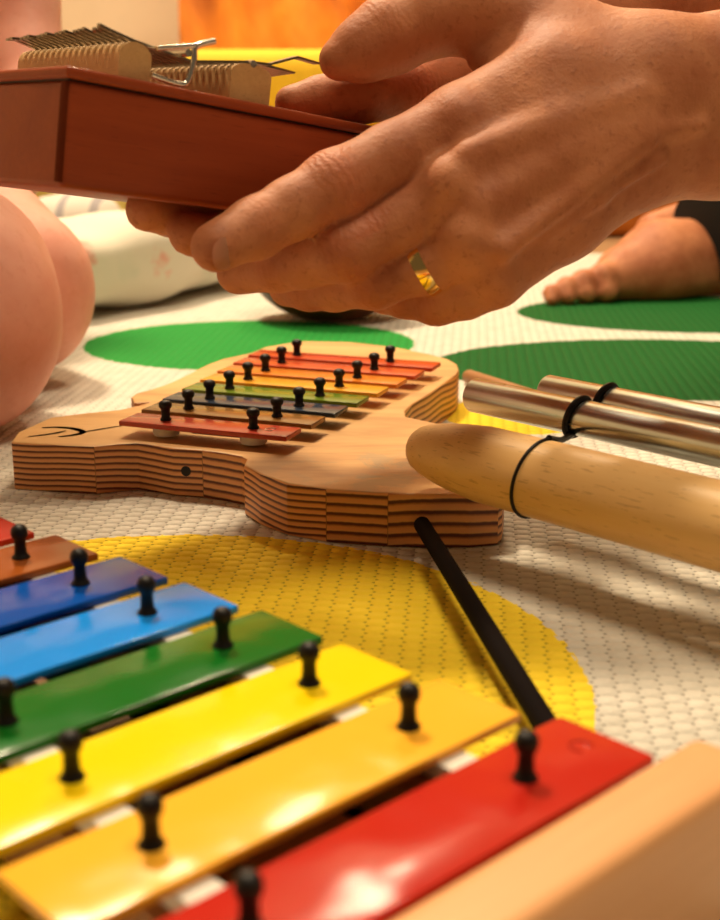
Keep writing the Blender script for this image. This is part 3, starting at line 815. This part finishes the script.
# clothing
def trousers(X):
    d = sd_ell(X, pel, (.15, .18, .14))
    an1 = foot_l[0][0][0]+np.array((.0, .0, 0)); an2 = foot2[0][0]
    for a, b, c in (((.78, .93, .13), (.52, 1.28, .10), an1+(np.array((.52, 1.28, .1))-an1)*.02), ((.78, .74, .13), (.50, .64, .085), an2)):
        d = smin(d, smin(sd_cap(X, a, b, .095, .072), sd_cap(X, b, np.array(c), .066, .056), .02), .03)
    return np.maximum(d, -X[..., 2]+.001)
Vt, Qt = surf(trousers, (.2, .40, -.01), (1.05, 1.42, .32), .010)
npmesh('trousers', relax(Vt, Qt, 1, .5)-po, Qt, [M['trouser']], person)
cuffc = P(727, 232, 1.085)
bm = bmesh.new(); b = P(704, 236, 1.050)
tube(bm, [P(830, 205, 1.11), P(765, 222, 1.075), b], [.048, .044, .0405], 28)
o = obj('trouser_cuff', bm, M['trouser'], person); o.location = -Vector(po)
def shirt(X):
    d = smin(sd_ell(X, (.74, .82, .40), (.125, .185, .275)), smin(sd_cap(X, elL*.5+shL*.5, shL, .058, .066), sd_cap(X, elR*.5+shR*.5, shR, .058, .066), .01), .04)
    return d
Vs, Qs = surf(shirt, (.42, .45, .08), (.95, 1.18, .72), .011)
npmesh('shirt', relax(Vs, Qs, 1, .5)-po, Qs, [M['shirt']], person)
def hair(X):
    return np.maximum(sd_ell(X, head+np.array((.012, 0, .018)), (.102, .084, .118)), -(X[..., 2]-head[2]-.02+ (head[0]-X[..., 0]-.02)*.9*0+ np.where(X[..., 0] < head[0]-.03, -.03, .05)))
Vh, Qh = surf(hair, head-.16, head+.16, .007)
npmesh('hair', relax(Vh, Qh, 2, .5)-po, Qh, [M['hair']], person)

# ------------------------------------------------------------------ child kneeling at the left
cn = pj([(-175, 300, .66, 118), (-60, 305, .61, 112), (-40, 318, .595, 78)])       # near thigh to knee
cn2 = pj([(-40, 355, .60, 74), (-150, 400, .66, 70)])
cf = pj([(-175, 270, .80, 110), (-40, 262, .735, 88), (20, 278, .705, 70)])
cf2 = pj([(20, 312, .71, 62), (-120, 345, .80, 62)])
hipc = (cn[0][0]+cf[0][0])/2
torso_c = hipc+np.array((-.02, .02, .14))
chd = torso_c+np.array((.06, -.0, .30))
arm = pj([(0, -260, .86, 44), (24, -60, .86, 36), (30, 60, .84, 32), (30, 150, .80, 30), (-10, 205, .76, 30)])
armn = [(torso_c+np.array((.01, -.10, .11)), .034), (torso_c+np.array((.05, -.14, .0)), .030), (cn[1][0]+np.array((0, -.02, .06)), .024)]
def child(X):
    d = smin(chain(X, cn, .03), chain(X, cn2, .02), .022)
    e = smin(chain(X, cf, .03), chain(X, cf2, .02), .022)
    d = smin(d, e, .004)
    d = smin(d, sd_ell(X, hipc, (.09, .12, .08)), .03)
    d = smin(d, sd_ell(X, torso_c, (.075, .10, .17)), .03)
    d = smin(d, chain(X, [(arm[0][0], arm[0][1])]+arm[1:], .01), .006)
    d = smin(d, chain(X, armn, .01), .006)
    d = smin(d, sd_cap(X, torso_c+np.array((0, 0, .13)), chd, .036, .034), .02)
    d = smin(d, sd_ell(X, chd, (.080, .066, .092)), .015)
    d = smin(d, sd_ell(X, chd+np.array((.078, 0, -.01)), (.012, .010, .012)), .008)
    return np.maximum(d, -X[..., 2]+.0005)
Vc, Qc = surf(child, (-.52, .42, -.008), (-.06, 1.05, .60), .0052)
Vc = relax(Vc, Qc, 2, .4)
cor = np.array((-.25, .65, 0))
kid = npmesh('person', Vc, Qc, [M['skin_c']], None, cor)
tag(kid, 'child with bare legs kneeling on the mat at the left edge, knees pointing right', 'person')
def cshirt(X):
    return smin(sd_ell(X, torso_c+np.array((0, 0, .02)), (.088, .115, .165)), sd_cap(X, torso_c+np.array((.02, -.02, .1)), torso_c+np.array((.01, .10, .12)), .05, .045), .03)
Vx, Qx = surf(cshirt, torso_c-.25, torso_c+.25, .007)
npmesh('shirt', relax(Vx, Qx, 1)-cor, Qx, [M['cshirt']], kid)
def cshorts(X):
    d = smin(sd_ell(X, hipc, (.10, .13, .085)), sd_cap(X, cf[0][0], cf[0][0]*.3+cf[1][0]*.7, cf[0][1]+.006, cf[1][1]+.010), .02)
    return np.maximum(smin(d, sd_cap(X, cn[0][0], cn[0][0]*.6+cn[1][0]*.4, cn[0][1]+.006, cn[1][1]+.006), .01), -X[..., 2]+.001)
Vx, Qx = surf(cshorts, hipc-.22, hipc+.22, .006)
npmesh('shorts', relax(Vx, Qx, 1)-cor, Qx, [M['shorts']], kid)
def chair_(X):
    return np.maximum(sd_ell(X, chd+np.array((-.012, 0, .012)), (.086, .074, .096)), -(X[..., 2]-chd[2]-np.where(X[..., 0] > chd[0]+.03, .03, -.05)))
Vx, Qx = surf(chair_, chd-.13, chd+.13, .006)
npmesh('hair', relax(Vx, Qx, 2)-cor, Qx, [M['hair']], kid)

# ------------------------------------------------------------------ rattle, quilt, cushions, sofa
rc = G(330, 325, 0)
def rattle(X):
    d = sd_ell(X, (0, 0, .042), (.061, .050, .044))
    return np.maximum(d, -X[..., 2]+.0005)
Vx, Qx = surf(rattle, (-.075, -.065, -.004), (.075, .065, .095), .003)
o = npmesh('rattle', relax(Vx, Qx, 2), Qx, [wood('dark_rattle_wood', (0.10, 0.025, 0.012), (0.17, 0.045, 0.018), 40, rough=0.4)])
o.location = (rc.x, rc.y+.03, 0)
tag(o, 'dark reddish brown rounded wooden rattle on the mat behind the ringed hand', 'rattle')

def soft(name, lx, ly, lz, mat, loc, rz, power=4.0, sag=0.0, seed=1, rx=0.0, lump=.006):
    def f(X):
        q = np.abs(X/np.array((lx, ly, lz))); d = (np.sum(q**power, -1)**(1/power)-1)*min(lx, ly, lz)
        s = lump*(np.sin(X[..., 0]*38+seed)*np.cos(X[..., 1]*31+seed*2)+.6*np.sin(X[..., 0]*71+X[..., 1]*57+seed))
        return d+s
    V_, Q_ = surf(f, (-lx*1.15, -ly*1.15, -lz*1.3), (lx*1.15, ly*1.15, lz*1.3), min(lx, ly, lz)/9)
    V_ = relax(V_, Q_, 2, .5)
    zmin = V_[:, 2].min()
    V_ = V_-np.array((0, 0, zmin))
    o = npmesh(name, V_, Q_, [mat]); o.location = loc; o.rotation_euler = (rx, 0, rz); return o
t = NT('floral_cotton'); v = t.coords((1, 1, 1))
e0 = G(95, 324, 0); e1 = G(250, 291, 0); dr = (e1-e0); dr.z = 0; ang2 = math.atan2(dr.y, dr.x)
mid_e = e0.lerp(e1, .50); nn2 = Vector((-math.sin(ang2), math.cos(ang2), 0))
qq = mid_e+nn2*.062; qq.z = 0
nz = t.noise(v, 110, 3, 0.6); fl_ = None
for fp, fr0 in ((P(150, 262, .985), .021), (P(82, 257, .915), .017), (P(235, 266, 1.10), .018), (P(190, 236, 1.08), .018), (P(110, 236, 1.0), .012)):
    lp = Matrix.Rotation(-ang2, 3, 'Z') @ (fp-qq)
    dvn = t.new('ShaderNodeVectorMath', operation='DISTANCE'); t.l.new(v, dvn.inputs[0]); dvn.inputs[1].default_value = lp
    k_ = t.math('MULTIPLY', t.math('SUBTRACT', fr0*1.35, t.math('ADD', dvn.outputs['Value'], t.math('MULTIPLY', nz, .022))), 160.0, clamp=True)
    fl_ = k_ if fl_ is None else t.math('MAXIMUM', fl_, k_)
gr = t.math('MULTIPLY', t.math('SUBTRACT', t.noise(v, 24, 2), 0.60, clamp=True), 4.0, clamp=True)
col = t.mix(t.math('MULTIPLY', gr, 0.5), (0.76, 0.72, 0.60), (0.45, 0.55, 0.42))
M['floral'] = t.set(t.mix(t.math('MULTIPLY', fl_, 0.75), col, (0.78, 0.30, 0.22)), 0.9)
o = soft('quilt', .160, .062, .033, M['floral'], (qq.x, qq.y, 0.0), ang2, 3.2, seed=2, lump=.002)
tag(o, 'cream folded quilt with pink flower print on the mat behind the thumb piano', 'quilt')
t = NT('striped_cotton'); v = t.coords((1, 1, 1)); wvx = t.new('ShaderNodeSeparateXYZ'); t.l.new(v, wvx.inputs[0])
sx = t.math('SINE', t.math('MULTIPLY', wvx.outputs[0], 210.0)); m_ = t.math('GREATER_THAN', sx, 0.72)
M['stripe'] = t.set(t.mix(m_, (0.66, 0.60, 0.53), (0.36, 0.33, 0.34)), 0.9)
pq = P(62, 232, 1.24)
o = soft('pillow', .050, .050, .034, M['stripe'], (pq.x+.003, pq.y+.02, 0.002), math.radians(-8), 2.6, seed=3, lump=.002)
tag(o, 'small white pillow with grey stripes behind the flowered quilt', 'pillow')
t = NT('yellow_blanket'); v = t.coords((1, 1, 1)); n = t.noise(v, 16, 3, .6, .8)
M['yblanket'] = t.set(t.ramp(n, [(0.35, (0.46, 0.33, 0.06)), (0.62, (0.78, 0.62, 0.19))]), 0.9); t.bump(n, 0.6, 0.02)
pq = P(95, 205, 1.46)
o = soft('blanket', .26, .10, .070, M['yblanket'], (pq.x, pq.y-.02, -.004), math.radians(4), 3.2, seed=5, lump=.0045)
tag(o, 'crumpled pale yellow blanket heaped on the floor behind the striped pillow', 'blanket')

sf = thing('sofa', 'low sofa draped in orange cloth with a bright yellow seat cushion', 'sofa', (0.225, 1.95, -.004))
M['orange'] = None
t = NT('orange_cloth'); v = t.coords((1, 1, .35)); n = t.noise(v, 9, 4, .6, .6)
M['orange'] = t.set(t.ramp(n, [(0.33, (0.42, 0.11, 0.018)), (0.55, (0.72, 0.24, 0.025)), (0.75, (0.86, 0.40, 0.05))]), 0.85); t.bump(n, 0.5, 0.02)
M['ycush'] = plain('yellow_cloth', (0.88, 0.58, 0.03), 0.85, noise=0.08, nscale=30)
bm = bmesh.new(); box(bm, -.50, .70, -.36, .34, 0, .13, .02, 3); obj('sofa_base', bm, M['orange'], sf)
bm = bmesh.new(); box(bm, -.505, .705, -.37, .16, .13, .222, .028, 5); obj('seat_cushion', bm, M['ycush'], sf)
# draped backrest with folds
bm = bmesh.new(); nx, nz_ = 120, 24; fr_ = []; bk = []
for i in range(nx+1):
    x = -.51+1.22*i/nx; a = []; b = []
    for j in range(nz_+1):
        z = .16+.50*j/nz_
        y = .165+.016*math.sin(x*34+1.2*math.sin(z*5))+.010*math.sin(x*71+z*9+1)+.03*(j/nz_)
        a.append(bm.verts.new((x, y, z))); b.append(bm.verts.new((x, .33, z)))
    fr_.append(a); bk.append(b)
for i in range(nx):
    for j in range(nz_):
        bm.faces.new((fr_[i][j], fr_[i+1][j], fr_[i+1][j+1], fr_[i][j+1])); bm.faces.new((bk[i][j], bk[i][j+1], bk[i+1][j+1], bk[i+1][j]))
    bm.faces.new((fr_[i][nz_], fr_[i+1][nz_], bk[i+1][nz_], bk[i][nz_])); bm.faces.new((fr_[i][0], bk[i][0], bk[i+1][0], fr_[i+1][0]))
for j in range(nz_):
    bm.faces.new((fr_[0][j], fr_[0][j+1], bk[0][j+1], bk[0][j])); bm.faces.new((fr_[nx][j], bk[nx][j], bk[nx][j+1], fr_[nx][j+1]))
obj('backrest', bm, M['orange'], sf, sharp=1.4)

# ------------------------------------------------------------------ light
def area(name, loc, target, size, power, col):
    l = bpy.data.lights.new(name, 'AREA'); l.energy = power; l.color = col; l.shape = 'DISK'; l.size = size
    o = bpy.data.objects.new(name, l); C.objects.link(o); o.location = loc
    o.rotation_euler = (Vector(target)-Vector(loc)).to_track_quat('-Z', 'Y').to_euler(); return o
WARM = (1.0, 0.78, 0.52)
def point(name, loc, r, power, col=WARM):
    l = bpy.data.lights.new(name, 'POINT'); l.energy = power; l.color = col; l.shadow_soft_size = r
    o = bpy.data.objects.new(name, l); C.objects.link(o); o.location = loc; return o
def refl(px, py, dist, elev):
    q = G(px, py, ZB); d = q-Vector((0, 0, CH)); d.z = math.hypot(d.x, d.y)*math.tan(math.radians(elev)); d.normalize(); return q+d*dist
point('lamp_bulb', refl(392, 818, 2.3, 43), .04, 20)
point('lamp_bulb', refl(468, 806, 2.3, 43), .04, 20)
area('ceiling_lamp', (-.50, 1.50, 2.1), (0.05, .5, 0), .32, 54, (1.0, 0.79, 0.53))
area('ceiling_lamp', (.40, .25, 2.2), (0, .55, 0), .7, 24, (1.0, 0.79, 0.53))
w = bpy.data.worlds.new('world'); bpy.context.scene.world = w; w.use_nodes = True
w.node_tree.nodes['Background'].inputs[0].default_value = (1.0, 0.70, 0.42, 1); w.node_tree.nodes['Background'].inputs[1].default_value = 0.10
vs = bpy.context.scene.view_settings
vs.view_transform = 'Standard'; vs.look = 'None'; vs.gamma = 1.0; vs.exposure = 0.2; vs.use_curve_mapping = False
